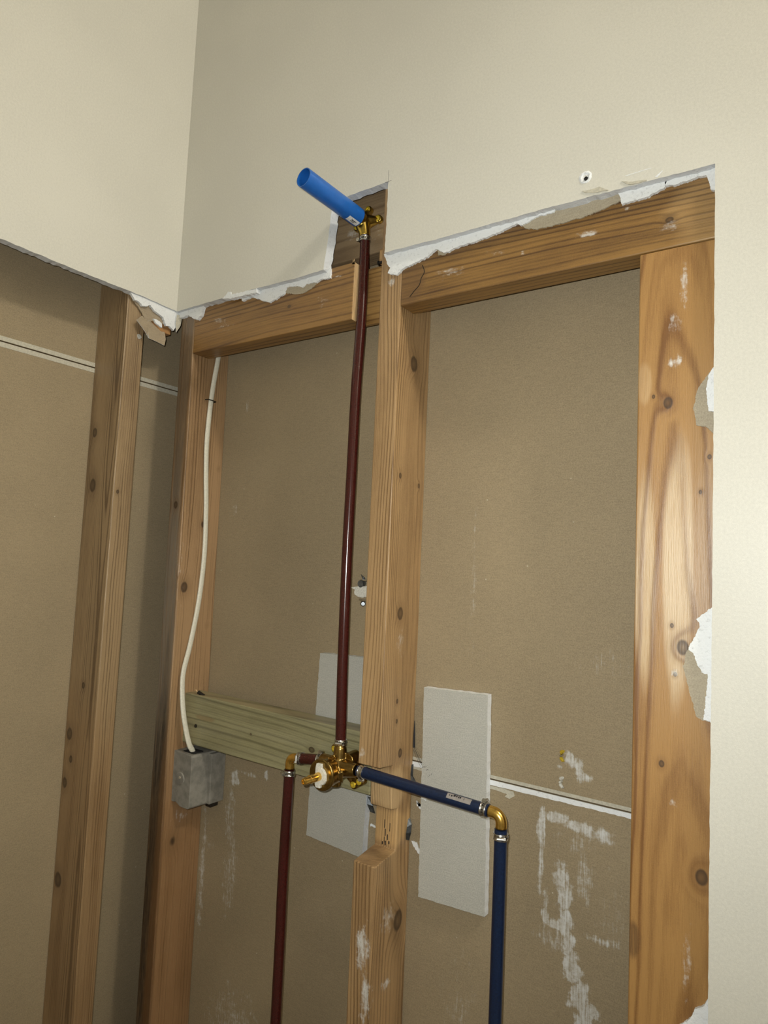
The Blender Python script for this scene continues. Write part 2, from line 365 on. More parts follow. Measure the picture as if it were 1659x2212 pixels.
# far side of the back stud wall: two drywall sheets, brown backs towards us
rear = tag(empty('wall_rear', (0, YB, 0)), kind='structure')
sm_low = [((0.713, YB, 1.225), (0.009, .02, 0.040), 1.9), ((0.714, YB, 1.170), (0.006, .02, 0.060), 1.3), ((0.722, YB, 1.122), (0.008, .02, 0.035), 1.9), ((0.736, YB, 1.106), (0.016, .02, 0.010), 1.8),
          ((0.735, YB, 1.242), (0.026, .02, 0.010), 2.0), ((0.765, YB, 1.237), (0.030, .02, 0.012), 2.0), ((0.795, YB, 1.233), (0.030, .02, 0.014), 1.6), ((0.760, YB, 1.215), (0.05, .02, 0.03), 0.7),
          ((0.744, YB, 1.165), (0.018, .02, 0.030), 1.6), ((0.746, YB, 1.140), (0.016, .02, 0.030), 1.9), ((0.750, YB, 1.115), (0.014, .02, 0.030), 2.1), ((0.755, YB, 1.085), (0.014, .02, 0.030), 2.4), ((0.760, YB, 1.058), (0.016, .02, 0.030), 2.5), ((0.768, YB, 1.030), (0.018, .02, 0.030), 2.6), ((0.778, YB, 1.000), (0.022, .02, 0.035), 2.6), ((0.792, YB, 0.960), (0.030, .02, 0.05), 2.4),
          ((0.800, YB, 1.106), (0.035, .02, 0.008), 1.3), ((0.774, YB, 1.175), (0.02, .02, 0.06), 0.9),
          ((0.812, YB, 1.140), (0.050, .02, 0.10), 0.45), ((0.735, YB, 1.090), (0.045, .02, 0.030), 0.8), ((0.84, YB, 1.11), (0.03, .02, 0.02), 0.7),
          ((0.122, YB, 1.10), (0.025, .02, 0.10), 0.85), ((0.128, YB, 1.165), (0.014, .02, 0.022), 2.4), ((0.205, YB, 1.185), (0.007, .02, 0.012), 2.4),
          ((0.165, YB, 1.178), (0.04, .02, 0.006), 1.0), ((0.056, YB, 0.98), (0.012, .02, 0.20), 1.0), ((0.13, YB, 1.0), (0.03, .02, 0.12), 0.8), ((0.16, YB, 0.75), (0.10, .02, 0.10), 0.8),
          ((0.07, YB, 1.03), (0.025, .02, 0.015), 1.0), ((0.60, YB, 0.95), (0.05, .02, 0.10), 0.5)]
sm_up = [((0.750, YB, 1.319), (0.012, .02, 0.016), 2.0), ((0.763, YB, 1.309), (0.008, .02, 0.020), 2.0), ((0.771, YB, 1.302), (0.015, .02, 0.007), 1.6),
         ((0.737, YB, 1.308), (0.012, .02, 0.006), 1.1), ((0.60, YB, 1.55), (0.010, .02, 0.17), 0.55), ((0.80, YB, 1.45), (0.08, .02, 0.04), 0.45), ((0.08, YB, 1.66), (0.02, .02, 0.02), 0.8),
         ((0.10, YB, 1.86), (0.006, .02, 0.02), 0.8)]
m_lo = paper('brown_backing_low', (0, YB, 0), BROWN, sm_low); m_up = paper('brown_backing_high', (0, YB, 0), BROWN, sm_up)
obj('drywall_sheet', BX(-0.102, 2.4, YB, YB+TH, 0, 1.2700), m_lo, rear)
obj('drywall_sheet', BX(-0.102, 2.4, YB, YB+TH, 1.2716, 3.1), m_up, rear)
bm = bmesh.new()
for x0, x1, z0, z1 in ((0.45, 0.95, 1.2720, 1.2765),): box(bm, x0, x1, YB-.0005, YB+.001, z0, z1)
obj('edge_strip', bm, MAT['edge_paper'], rear)
lo = jag([(0.45, 1.2698), (0.95, 1.2698), (0.95, 1.2640), (0.45, 1.2625)], 0.004, 0.0005, R, straight=(0, 1, 3))
obj('edge_strip', slab(lo, lo, YB-.0012, YB+.001, 'y', (0, 0, 0)), MAT['gyp'], rear)
pl = jag([(0.50, 1.2620), (0.655, 1.2622), (0.672, 1.2615), (0.674, 1.2560), (0.667, 1.2505), (0.660, 1.2515), (0.663, 1.2560), (0.64, 1.2575), (0.50, 1.2590)], 0.005, 0.0004, R)
obj('torn_paper', slab(pl, pl, YB-.0006, YB+.0005, 'y', (0, 0, 0)), MAT['edge_paper'], rear)

# far side of the left stud wall
XL = -(TH + DP)
outer = tag(empty('wall_outer', (XL, 0, 0)), kind='structure')
m_side = paper('brown_backing_side', (XL, 0, 0), BROWN, [((XL, -0.02, 0.95), (.02, .02, .2), 0.35)])
obj('drywall_sheet', BX(XL-TH, XL, -2.3, YB+TH, 0, 1.9060), m_side, outer)
obj('drywall_sheet', BX(XL-TH, XL, -2.3, YB+TH, 1.9080, 3.1), m_side, outer)
obj('edge_strip', BX(XL-.001, XL+.0005, -2.3, YB, 1.9084, 1.9160), MAT['edge_paper'], outer)
obj('edge_strip', BX(XL-.001, XL+.0005, -2.3, YB, 1.8975, 1.9056), MAT['edge_paper'], outer)

# ragged gypsum and paper left hanging below the cut edge, stuck to the framing
def scrap(name, poly, y0, y1, mat, parent=wall_back, amp=0.0007, step=0.003, axis='y', straight=()):
    p = jag(poly, step, amp, R, straight=straight)
    q = [(a + R.uniform(-.0004, .0004), b + R.uniform(-.0004, .0004)) for a, b in p]
    return obj(name, slab(p, q, y0, y1, axis, (0, 0, 0)), mat, parent)
G, TN = MAT['gyp'], MAT['tan']
scrap('torn_gypsum', [(0.160, 2.040), (0.3715, 2.036), (0.3715, 2.021), (0.352, 2.023), (0.343, 2.020), (0.321, 2.022), (0.312, 2.018), (0.300, 2.022), (0.276, 2.026), (0.271, 2.015), (0.251, 2.009), (0.238, 2.006), (0.222, 2.012), (0.21, 2.017), (0.193, 2.024), (0.17, 2.021)], 0.009, TH, G)
scrap('torn_paper', [(0.318, 2.028), (0.350, 2.025), (0.333, 2.014), (0.314, 2.008), (0.296, 2.010), (0.274, 2.016), (0.270, 2.026)], 0.0115, TH, TN)
scrap('torn_gypsum', [(-0.006, 2.041), (0.070, 2.034), (0.067, 2.026), (0.064, 2.014), (0.054, 2.007), (0.044, 2.009), (0.036, 2.015), (0.022, 2.021), (0.010, 2.018), (0.0, 2.020)], 0.006, TH, G)
scrap('torn_gypsum', [(0.128, 2.030), (0.136, 2.034), (0.143, 2.040), (0.150, 2.038), (0.152, 2.033), (0.215, 2.031), (0.215, 2.024), (0.15, 2.026)], -0.0015, 0.008, G)
scrap('torn_gypsum', [(0.476, 2.036), (0.748, 2.036), (0.745, 2.029), (0.722, 2.030), (0.702, 2.023), (0.692, 2.028), (0.668, 2.022), (0.643, 2.019), (0.609, 2.017), (0.582, 2.013), (0.569, 2.022), (0.554, 2.014), (0.53, 2.009), (0.515, 2.006), (0.502, 1.998), (0.485, 2.004), (0.489, 2.012), (0.483, 2.020)], 0.0085, TH, G)
scrap('torn_paper', [(0.570, 2.024), (0.588, 2.020), (0.582, 2.011), (0.571, 2.014)], 0.0115, TH, TN)
scrap('torn_paper', [(0.700, 2.025), (0.722, 2.033), (0.832, 2.034), (0.830, 2.022), (0.808, 2.018), (0.786, 2.014), (0.745, 2.013), (0.719, 2.014), (0.705, 2.019)], 0.0110, TH, TN)
scrap('torn_gypsum', [(0.826, 2.033), (0.882, 2.033), (0.881, 2.024), (0.870, 2.020), (0.864, 2.019), (0.862, 2.017), (0.830, 2.0165), (0.829, 2.024)], 0.0085, TH, G)
scrap('torn_gypsum', [(0.880, 2.033), (0.9352, 2.033), (0.9348, 2.004), (0.930, 2.006), (0.928, 2.014), (0.925, 2.0235), (0.916, 2.025), (0.895, 2.023), (0.881, 2.024)], 0.0085, TH, G)
scrap('torn_paper', [(0.9356, 1.803), (0.926, 1.790), (0.917, 1.775), (0.913, 1.756), (0.917, 1.737), (0.927, 1.733), (0.934, 1.726), (0.9356, 1.726)], 0.0115, TH, TN)
scrap('torn_gypsum', [(0.9358, 1.801), (0.933, 1.798), (0.929, 1.791), (0.927, 1.778), (0.928, 1.762), (0.930, 1.751), (0.9356, 1.748)], 0.0085, 0.0120, G)
scrap('torn_paper', [(0.914, 1.498), (0.908, 1.482), (0.905, 1.468), (0.908, 1.457), (0.914, 1.435), (0.919, 1.418), (0.925, 1.414), (0.9352, 1.414), (0.9352, 1.498)], 0.0115, TH, TN)
scrap('torn_gypsum', [(0.9354, 1.537), (0.927, 1.528), (0.919, 1.522), (0.923, 1.514), (0.916, 1.501), (0.911, 1.487), (0.916, 1.485), (0.920, 1.472), (0.925, 1.465), (0.931, 1.463), (0.929, 1.442), (0.927, 1.415), (0.9352, 1.413)], 0.0085, 0.0120, G)
scrap('torn_gypsum', [(0.9352, 1.138), (0.929, 1.126), (0.921, 1.119), (0.917, 1.108), (0.905, 1.096), (0.9352, 1.090)], 0.0085, TH, G)
# small torn curls of painted paper on the face, near the edge
scrap('torn_paper', [(0.784, 2.0415), (0.796, 2.0405), (0.806, 2.0410), (0.817, 2.0335), (0.800, 2.0350), (0.788, 2.0385)], -0.0012, 0.0002, MAT['edge_paper'], amp=0.0004)
scrap('torn_paper', [(0.833, 2.0400), (0.838, 2.0380), (0.846, 2.0355), (0.862, 2.0335), (0.862, 2.0318), (0.846, 2.0320), (0.838, 2.0350)], -0.0012, 0.0002, MAT['edge_paper'], amp=0.0003)
scrap('scratch', [(0.837, 2.0460), (0.852, 2.0466), (0.867, 2.0468), (0.867, 2.0462), (0.852, 2.0459), (0.837, 2.0453)], -0.0002, 0.0002, G, amp=0.0001)
scrap('scratch', [(0.871, 2.034), (0.879, 2.0395), (0.880, 2.0392), (0.874, 2.033)], -0.0002, 0.0002, G, amp=0.0001)
obj('pencil_mark', BX(0.4842, 0.4846, -0.0002, 0.0002, 2.1445, 2.1625), MAT['pencil'], wall_back)
obj('pencil_mark', BX(0.4790, 0.4905, -0.0002, 0.0002, 2.1442, 2.1446), MAT['pencil'], wall_back)
# torn corner of the left wall
scrap('torn_gypsum', [(-0.100, 2.033), (0.010, 2.033), (0.008, 2.008), (-0.001, 1.993), (-0.011, 1.998), (-0.020, 1.996), (-0.027, 2.010), (-0.040, 2.015), (-0.049, 2.017), (-0.057, 2.024), (-0.064, 2.018), (-0.073, 2.016), (-0.080, 2.021), (-0.090, 2.022)], -0.003, -0.0085, G, wall_left, 0.0010, axis='x')
scrap('torn_paper', [(-0.090, 2.021), (-0.078, 2.014), (-0.068, 2.003), (-0.056, 1.992), (-0.043, 1.998), (-0.030, 1.999), (-0.021, 1.999), (-0.020, 2.026), (-0.085, 2.028)], -0.0090, -0.0105, MAT['flap'], wall_left, axis='x')
def leaf(name, pts, mat, parent, th=(0.0012, 0.0, 0.0), rim=True):
    bm = bmesh.new(); A = [bm.verts.new(p) for p in pts]; B = [bm.verts.new(Vector(p)-Vector(th)) for p in pts]
    f1 = bm.faces.new(A); f2 = bm.faces.new(B[::-1])
    for i in range(len(A)): bm.faces.new((A[i], A[(i+1) % len(A)], B[(i+1) % len(A)], B[i])).material_index = 1
    bm.normal_update(); bm.normal_update(); bmesh.ops.triangulate(bm, faces=[f1, f2]); return obj(name, bm, [mat, MAT['gyp']], parent)
flapo = leaf('torn_paper_flap', [(0.000, -0.0845, 1.9855), (-0.006, -0.0700, 1.9990), (-0.001, -0.0610, 1.9890), (0.002, -0.0610, 1.9790), (0.004, -0.0600, 1.9585), (0.005, -0.0680, 1.9670), (0.004, -0.0760, 1.9750)], MAT['flap'], wall_left)
leaf('torn_paper_flap', [(-0.003, -0.0620, 1.9870), (-0.006, -0.0540, 1.9965), (-0.006, -0.0470, 1.9920), (-0.001, -0.0320, 1.9810), (0.000, -0.0240, 1.9820), (0.006, -0.0245, 1.9670), (0.010, -0.0295, 1.9525), (0.010, -0.0470, 1.9550), (0.008, -0.0620, 1.9570)], MAT['flap'], wall_left)
leaf('torn_paper_flap', [(0.001, 0.000, 2.024), (0.002, 0.012, 2.024), (0.001, 0.010, 2.005), (-0.001, 0.003, 1.990), (0.000, -0.001, 2.006)], MAT['edge_paper'], wall_left)
scrap('torn_gypsum', [(-0.050, 2.0), (-0.040, 1.999), (-0.031, 1.996), (-0.030, 1.988), (-0.036, 1.990), (-0.045, 1.993)], 0.0, -0.004, G, wall_left, axis='x')
# chipped anchor hole in the painted wall
hole = tag(empty('wall_anchor', (0.788, 0, 2.059)), 'chipped round screw hole ringed with white plaster in the painted wall above the right header', 'wall anchor')
bm = bmesh.new(); lathe(bm, (0.788, 0.0005, 2.059), (0, -1, 0), [(0, .0085), (.0012, .0075), (.0018, .0058), (.0006, .0036), (.0003, .0)], 22)
for v in bm.verts: v.co += Vector((R.uniform(-1, 1), R.uniform(-.3, .3), R.uniform(-1, 1)))*0.0008
obj('plaster_ring', bm, G, hole)
bm = bmesh.new(); lathe(bm, (0.7892, -0.0012, 2.0562), (0, -1, 0), [(0, .0026), (.0008, .0024)], 12)
obj('hole', bm, MAT['black'], hole)

# ================================================================== FRAMING
def stud(name, x0, x1, y0, y1, z0, z1, mat_kw, label, lean=0.0, cat='stud', bevel=0.0018, axis='z'):
    org = (x0, y0, z0); bm = BX(x0, x1, y0, y1, z0, z1)
    if lean: 
        for v in bm.verts: v.co.x += lean*(z1 - v.co.z)
    m = wood(name + '_wood', org, axis, **mat_kw)
    o = obj(name, bm, m, origin=org, bevel=bevel)
    return tag(o, label, cat)
CS0, CS1 = 0.4697, 0.5077
# centre stud with its notch: outline in (y, z), swept across x
prof = [(TH, 0.0), (TH, 1.1425), (0.030, 1.1450), (0.0640, 1.1500), (0.0640, 1.2090), (0.0520, 1.2110), (0.0485, 1.2115), (0.0465, 1.2400), (0.0460, 1.2740), (0.030, 1.2760), (TH, 1.2775), (TH, 2.60), (YB, 2.60), (YB, 0.0)]
K = lambda y, z, x=CS1: (x, y, z)
m_cs = wood('centre_stud_wood', (CS0, TH, 0), 'z', base=(0.41, 0.260, 0.122), dark=(0.19, 0.105, 0.042), pith=(0.36, 0.16), spacing=0.0037, contrast=0.6, seed=2.3,
            knots=[(K(.058, 1.874), .010), (K(.049, 1.494), .0075), (K(.086, 1.689), .003), (K(.051, 1.366), .003), (K(.052, 1.337), .003), (K(.065, 1.289), .006), (K(.078, 1.047), .013), (K(.033, 1.698), .004)],
            dabs=[((0.492, TH, 1.030), (.018, .02, .045), 1.5), ((0.500, TH, 0.965), (.012, .02, .05), 1.4), (K(.05, 1.06), (.02, .03, .03), 1.0), ((0.476, TH, 1.295), (.014, .02, .014), 0.9), ((0.49, TH, 1.99), (.012, .02, .012), 1.1), (K(.05, .97), (.02, .02, .012), 1.3), (K(.055, 1.45), (.02, .02, .035), 0.8)],
            pale=[((0.489, 0.056, 1.18), (.10, .06, .032), 0.55, (0.72, 0.46, 0.20)), ((0.489, 0.05, 1.24), (.10, .05, .036), 0.5, (0.70, 0.50, 0.27))])
bm = bmesh.new()
A = [bm.verts.new((CS0, y, z)) for y, z in prof]; B = [bm.verts.new((CS1, y, z)) for y, z in prof]
fa = bm.faces.new(A); fb = bm.faces.new(B[::-1])
for i in range(len(A)): bm.faces.new((A[i], A[(i+1) % len(A)], B[(i+1) % len(A)], B[i]))
bm.normal_update(); bm.normal_update(); bmesh.ops.triangulate(bm, faces=[fa, fb])
cs = obj('wall_stud', bm, m_cs, origin=(CS0, TH, 0), bevel=0.0014)
tag(cs, 'notched upright wooden stud in the middle, blue pipe passing through its cut', 'stud')
bm = bmesh.new()
for x, z, h, w in ((0.487, 1.160, .004, .0004), (0.4885, 1.171, .005, .0005), (0.4865, 1.183, .006, .0005), (0.4925, 1.165, .004, .0006), (0.496, 1.180, .006, .0004), (0.484, 1.155, .002, .0008), (0.4955, 1.158, .002, .0009), (0.489, 1.156, .003, .0008)):
    box(bm, x-w, x+w, .0636, .0645, z-h, z+h)
obj('saw_mark', bm, MAT['ink'], cs)

cor = stud('wall_stud', -0.0010, 0.0370, TH, YB, 0.0, 2.20, dict(base=(0.37, 0.232, 0.118), dark=(0.16, 0.088, 0.036), pith=(0.06, -0.05), spacing=0.0060, seed=5.1, contrast=0.5,
     knots=[((.037, .028, 1.507), .009), ((.037, .063, 1.626), .006), ((.037, .093, 1.737), .003), ((.037, .038, 1.049), .010), ((.037, .088, 1.434), .0035), ((.02, TH, 1.659), .006)],
     dabs=[((.037, .05, 1.09), (.02, .03, .02), 0.9), ((.037, .02, 1.55), (.02, .02, .12), 0.5)], grey=0.0,
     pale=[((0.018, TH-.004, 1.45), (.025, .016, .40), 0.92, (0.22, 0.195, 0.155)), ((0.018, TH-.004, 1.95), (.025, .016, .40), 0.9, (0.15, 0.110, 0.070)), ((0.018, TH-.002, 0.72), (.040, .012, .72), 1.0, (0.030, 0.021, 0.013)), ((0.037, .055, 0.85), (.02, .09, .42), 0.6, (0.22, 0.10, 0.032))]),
     'corner stud with a weathered grey front edge, white cable running down its side', lean=0.006)
lst = stud('wall_stud', -TH-DP, -TH, -0.097, -0.059, 0.0, 2.60, dict(base=(0.34, 0.235, 0.125), dark=(0.14, 0.085, 0.040), pith=(-0.03, -0.11), spacing=0.0042, seed=8.4, contrast=0.65,
     knots=[((-.084, -.097, 1.783), .008), ((-.078, -.097, 1.685), .010), ((-.057, -.097, 1.329), .005), ((-.088, -.097, 1.240), .009), ((-.078, -.097, 1.198), .006), ((-.091, -.097, 1.155), .008), ((-.088, -.097, .99), .011), ((-TH, -.088, 1.673), .003)],
     pale=[((-.05, -.08, 0.95), (.2, .1, .42), 0.4, (0.27, 0.14, 0.05))]),
     'wooden stud of the left wall, bare brown drywall on both sides of it', lean=0.0)
rst = stud('wall_stud', 0.8520, 0.9410, TH, TH+ST, 0.0, 1.9490, dict(base=(0.39, 0.212, 0.068), dark=(0.19, 0.083, 0.022), pith=(0.905, -0.055), tilt=(0.004, 0.022), spacing=0.0062, seed=1.2, contrast=0.5,
     knots=[((.886, TH, 1.765), .0055), ((.870, TH, 1.774), .002), ((.930, TH, 1.700), .0024), ((.921, TH, 1.661), .002), ((.905, TH, 1.489), .0075), ((.893, TH, 1.512), .0022), ((.897, TH, 1.459), .0022), ((.884, TH, 1.360), .0035), ((.925, TH, 1.251), .007)],
     dabs=[((.902, TH, 1.905), (.008, .02, .035), 1.15), ((.893, TH, 1.858), (.012, .02, .02), 1.0), ((.895, TH, 1.812), (.013, .02, .010), 1.3), ((.912, TH, 1.16), (.008, .02, .05), 0.9), ((.897, TH, 1.460), (.007, .02, .007), 1.2), ((.896, TH, 1.32), (.006, .02, .006), 1.1)],
     pale=[((.856, TH, 1.165), (.012, .03, .022), 0.7, (0.09, 0.045, 0.02)), ((.862, TH, 1.56), (.016, .03, .15), 0.55, (0.74, 0.58, 0.36)), ((.898, TH, 1.58), (.017, .03, .16), 0.62, (0.76, 0.62, 0.42)), ((.86, TH, 1.79), (.010, .03, .03), 0.28, (0.78, 0.60, 0.36)), ((.93, TH, 1.55), (.016, .03, .18), 0.35, (0.46, 0.32, 0.19))]),
     'wide flat wooden stud at the right edge of the opening, with knots and torn paper')
# headers
hr = stud('wooden_header', CS1, 0.9410, TH, TH+ST, 1.9500, 2.0430, dict(base=(0.275, 0.148, 0.040), dark=(0.085, 0.038, 0.011), pith=(0.08, 1.93), spacing=0.0065, tilt=(0.0, 0.03), seed=3.7, contrast=0.5,
     knots=[((.885, TH, 1.984), .004)],
     dabs=[((.788, TH, 1.991), (.024, .02, .007), 1.25), ((.589, TH, 1.984), (.040, .02, .012), 0.9), ((.70, TH, 1.988), (.006, .02, .005), 1.2), ((.886, TH, 1.976), (.018, .02, .012), 0.75), ((.836, TH, 2.012), (.005, .02, .007), 1.2), ((.50, TH, 1.975), (.012, .02, .012), 0.9), ((.66, TH, 1.995), (.02, .02, .01), 0.7)],
     pale=[((.52, TH, 1.985), (.035, .03, .05), 0.55, (0.12, 0.06, 0.025)), ((.93, TH, 1.99), (.06, .03, .05), 0.4, (0.55, 0.36, 0.16))]),
     'long scarred wooden header running right from the middle stud', cat='header', axis='x')
tube_ = [(0.556, 2.001), (0.560, 1.990), (0.555, 1.982), (0.552, 1.972), (0.543, 1.964), (0.536, 1.957)]
bm = bmesh.new(); tube(bm, spline([(x - 0.012, TH - .0001, z + .004) for x, z in tube_], 3), 0.0006, seg=6)
obj('crack', bm, MAT['black'], hr)
# left header with the notch for the riser
org = (0.037, TH, 1.945); bm = bmesh.new()
N0, N1, NY = 0.4165, 0.4697, 0.045
out = [(0.0388, TH), (N0, TH), (N0, NY), (N1, NY), (N1, TH+ST), (0.0388, TH+ST)]
A = [bm.verts.new((x, y, 1.9456)) for x, y in out]; B = [bm.verts.new((x, y, 2.0390)) for x, y in out]
fa = bm.faces.new(A[::-1]); fb = bm.faces.new(B)
for i in range(len(A)): bm.faces.new((A[i], A[(i+1) % 6], B[(i+1) % 6], B[i]))
bm.normal_update(); bm.normal_update(); bmesh.ops.triangulate(bm, faces=[fa, fb])
m_hl = wood('left_header_wood', org, 'x', base=(0.285, 0.152, 0.043), dark=(0.11, 0.049, 0.014), pith=(0.10, 1.86), spacing=0.0070, tilt=(0, -0.02), seed=6.6, contrast=0.5,
     knots=[((.281, TH, 1.992), .003)], dabs=[((.110, TH, 1.998), (.028, .02, .008), 1.15), ((.12, TH, 1.985), (.03, .02, .02), 0.7), ((.355, TH, 1.987), (.02, .02, .02), 0.7), ((.385, TH, 2.022), (.02, .02, .003), 1.2)],
     pale=[((.445, .04, 1.99), (.035, .02, .06), 0.35, (0.66, 0.40, 0.15))])
hl = obj('wooden_header', bm, m_hl, origin=org, bevel=0.0012)
tag(hl, 'short wooden header between corner and middle studs, notched for the red riser', 'header')
bm = bmesh.new()
for k in range(7):
    a = R.uniform(0, .004); x = N0 + R.uniform(-.003, .001)
    v = [bm.verts.new((x + dx, TH + dy, 2.036 + dz)) for dx, dy, dz in ((-.001, -.001, 0), (.0015, -.001, 0), (.0005, .002, 0), (a*.3, -.001, .004 + a*1.4))]
    for f in ((0, 1, 3), (1, 2, 3), (2, 0, 3), (0, 2, 1)): bm.faces.new([v[i] for i in f])
obj('splinter', bm, MAT['fresh_wood'], hl)
obj('cut_face', BX(N0-.0004, N0+.0006, TH+.001, NY, 1.9460, 2.0385), MAT['fresh_wood'], hl)
# block behind the shower outlet
bb = stud('blocking_board', 0.0400, 0.4690, 0.0500, 0.0880, 2.0665, 2.30, dict(base=(0.33, 0.235, 0.135), dark=(0.17, 0.11, 0.06), pith=(0.2, 2.05), spacing=0.0060, seed=9.1, contrast=0.5,
     dabs=[((.380, .05, 2.11), (.02, .02, .016), 0.9), ((.43, .05, 2.10), (.03, .02, .02), 0.6)]), 'old brown board inside the small cut-out, brass shower outlet screwed to it', cat='blocking', axis='x')
fb_ = stud('filler_block', 0.4450, 0.4694, 0.0400, 0.0510, 2.0400, 2.0640, dict(base=(0.46, 0.28, 0.12), dark=(0.24, 0.12, 0.04), pith=(0.2, 2.0), spacing=0.005, seed=4.0), 'small wood block behind the red riser, just under the brass shower outlet', cat='blocking', axis='x', bevel=0.0008)
bk = bmesh.new(); tube(bk, [(0.452, 0.031, 2.0365), (0.4697, 0.031, 2.0365)], 0.0022, seg=10); tube(bk, [(0.450, 0.031, 2.0365), (0.452, 0.031, 2.0365)], 0.0036, seg=10)
tag(obj('steel_screw', bk, MAT['dark_steel'], origin=(0.46, 0.031, 2.0365)), 'dark steel screw sticking sideways out of the middle stud by the riser', 'screw')
ch = stud('wooden_header', -0.0510, -TH, -0.0588, -0.0002, 1.9850, 2.0700, dict(base=(0.42, 0.22, 0.08), dark=(0.2, 0.09, 0.03), pith=(-0.1, 1.95), spacing=0.006, seed=2.9), 'stub of wooden header in the corner behind the torn plaster', cat='header', axis='y')
# screw and plaster plug on the left stud front
bm = bmesh.new(); lathe(bm, (-TH-.0003, -0.0680, 1.9615), (1, 0, 0), [(0, .0050), (.0012, .0040), (.0005, .0020), (.0004, 0)], 14)
for v in bm.verts: v.co += Vector((0, R.uniform(-1, 1), R.uniform(-1, 1)))*.0006
obj('plaster_plug', bm, MAT['grey_paper'], lst)

# pressure-treated cross brace carrying the valve
BR0, BR1 = 1.2235, 1.3125
br = stud('cross_brace', 0.0380, 0.4690, 0.0465, 0.0845, BR0, BR1, dict(base=(0.33, 0.305, 0.165), dark=(0.17, 0.155, 0.075), pith=(0.09, 1.16), tilt=(0.01, 0.03), spacing=0.0100, seed=0.6, contrast=0.65,
     knots=[((.353, .0465, 1.268), .005), ((.217, .0465, 1.268), .0022), ((.075, .0465, 1.257), .0022)], grey=0.12,
     pale=[((.10, .0465, 1.275), (.03, .02, .006), 0.6, (0.24, 0.14, 0.05)), ((.2, .062, 1.3125), (.5, .02, .004), 0.3, (0.5, 0.36, 0.2))]),
     'greenish treated wood cross board holding the brass valve', cat='cross brace', axis='x')
bm = bmesh.new(); lathe(bm, (0.077, 0.0467, 1.258), (0, -1, 0), [(0, .0034), (.0012, .0032), (.0013, .0016), (.0004, .0012)], 12)
obj('screw', bm, MAT['dark_steel'], br)
bm = bmesh.new(); tube(bm, [(0.083, 0.056, 1.311), (0.070, 0.053, 1.3165)], [.0030, .0034], seg=10)
obj('screw', bm, MAT['dark_steel'], br)
bm = bmesh.new(); tube(bm, spline([(0.072, 0.053, 1.3125), (0.069, 0.051, 1.318), (0.066, 0.050, 1.321)], 3), [.0012]*6+[.0003], seg=6)
obj('splinter', bm, MAT['fresh_wood'], br)

# ================================================================== drywall patches screwed behind
def patch(poly, y0, y1, label):
    p = jag(poly, 0.006, 0.0005, R); c = poly[0]
    q = [(a, b) for a, b in p]
    bm = slab(p, q, y0, y1, 'y', (0, 1, 0))
    o = obj('drywall_patch', bm, [MAT['grey_paper'], MAT['gyp']], origin=(c[0], y0, c[1])); return tag(o, label, 'drywall patch')
pr_ = patch([(0.5300, 1.3850), (0.6350, 1.3885), (0.6410, 1.0900), (0.5340, 1.0840)], YB-TH, YB-.0014, 'tall grey drywall patch to the right of the middle stud')
pl_ = patch([(0.3250, 1.4130), (0.4380, 1.4165), (0.4300, 1.1100), (0.3150, 1.1150)], YB-TH, YB-.0002, 'grey drywall patch behind the cross board, left of the middle stud')
def bit(verts_poly, y, parent, mat, th=0.0015):
    p = jag(verts_poly, 0.002, 0.0006, R); return obj('torn_gypsum', slab(p, p, y-th, y, 'y', (0, 0, 0)), mat, parent)
bit([(0.531, 1.236), (0.538, 1.238), (0.542, 1.228), (0.541, 1.223), (0.534, 1.224)], YB-TH, pr_, G)
bit([(0.520, 1.207), (0.533, 1.209), (0.536, 1.204), (0.524, 1.204), (0.518, 1.214)], YB, rear, G, 0.003)
bit([(0.512, 1.154), (0.520, 1.154), (0.526, 1.145), (0.530, 1.138), (0.524, 1.140), (0.515, 1.148)], YB, rear, G, 0.002)
bit([(0.435, 1.160), (0.447, 1.158), (0.447, 1.156), (0.435, 1.156)], YB, rear, G, 0.001)
# small galvanized clips poking out at the patches
def clip(name, quads, label):
    bm = bmesh.new()
    V_ = [bm.verts.new(p) for p in quads]
    for i in range(0, len(V_)-2, 2): bm.faces.new((V_[i], V_[i+1], V_[i+3], V_[i+2]))
    c = Vector(quads[0]); bmesh.ops.solidify(bm, geom=bm.faces[:], thickness=0.0008)
    return tag(obj(name, bm, MAT['galv'], origin=tuple(c)), label, 'clip')
clip('metal_clip', [(0.5082, 0.094, 1.186), (0.509, 0.098, 1.188), (0.510, 0.089, 1.177), (0.5145, 0.095, 1.180), (0.510, 0.087, 1.168), (0.515, 0.093, 1.169), (0.5085, 0.090, 1.158), (0.511, 0.095, 1.156)], 'bent grey metal clip at the middle stud, below the blue pipe')
bm_ = None
c2 = clip('metal_clip', [(0.5085, 0.097, 1.266), (0.5105, 0.0995, 1.266), (0.5085, 0.095, 1.252), (0.511, 0.098, 1.250), (0.516, 0.086, 1.241), (0.520, 0.092, 1.245), (0.524, 0.084, 1.236), (0.530, 0.088, 1.241), (0.528, 0.088, 1.228), (0.532, 0.092, 1.231)], 'curled grey metal clip just above the blue pipe at the middle stud')
clip('metal_clip', [(0.434, 0.090, 1.204), (0.444, 0.092, 1.204), (0.437, 0.086, 1.194), (0.446, 0.090, 1.192), (0.441, 0.090, 1.182), (0.448, 0.094, 1.180)], 'small grey metal clip left of the stud notch, under the cross board')
bm = bmesh.new()
for k in range(5):
    a = Vector((0.5090, 0.100, 1.290 + R.uniform(-.004, .006)))
    tube(bm, spline([a, a + Vector((.008 + .002*k, -.004, -.008-.002*k)), a + Vector((.020+.004*k, -.010, -.018 - .004*k)), a + Vector((.028+.003*k, -.012, -.016-.004*k))], 4), 0.00022, seg=4)
tube(bm, [(0.5088, 0.1005, 1.330), (0.5093, 0.1000, 1.310), (0.510, 0.0995, 1.291)], [.0004, .0014, .0018], seg=8)
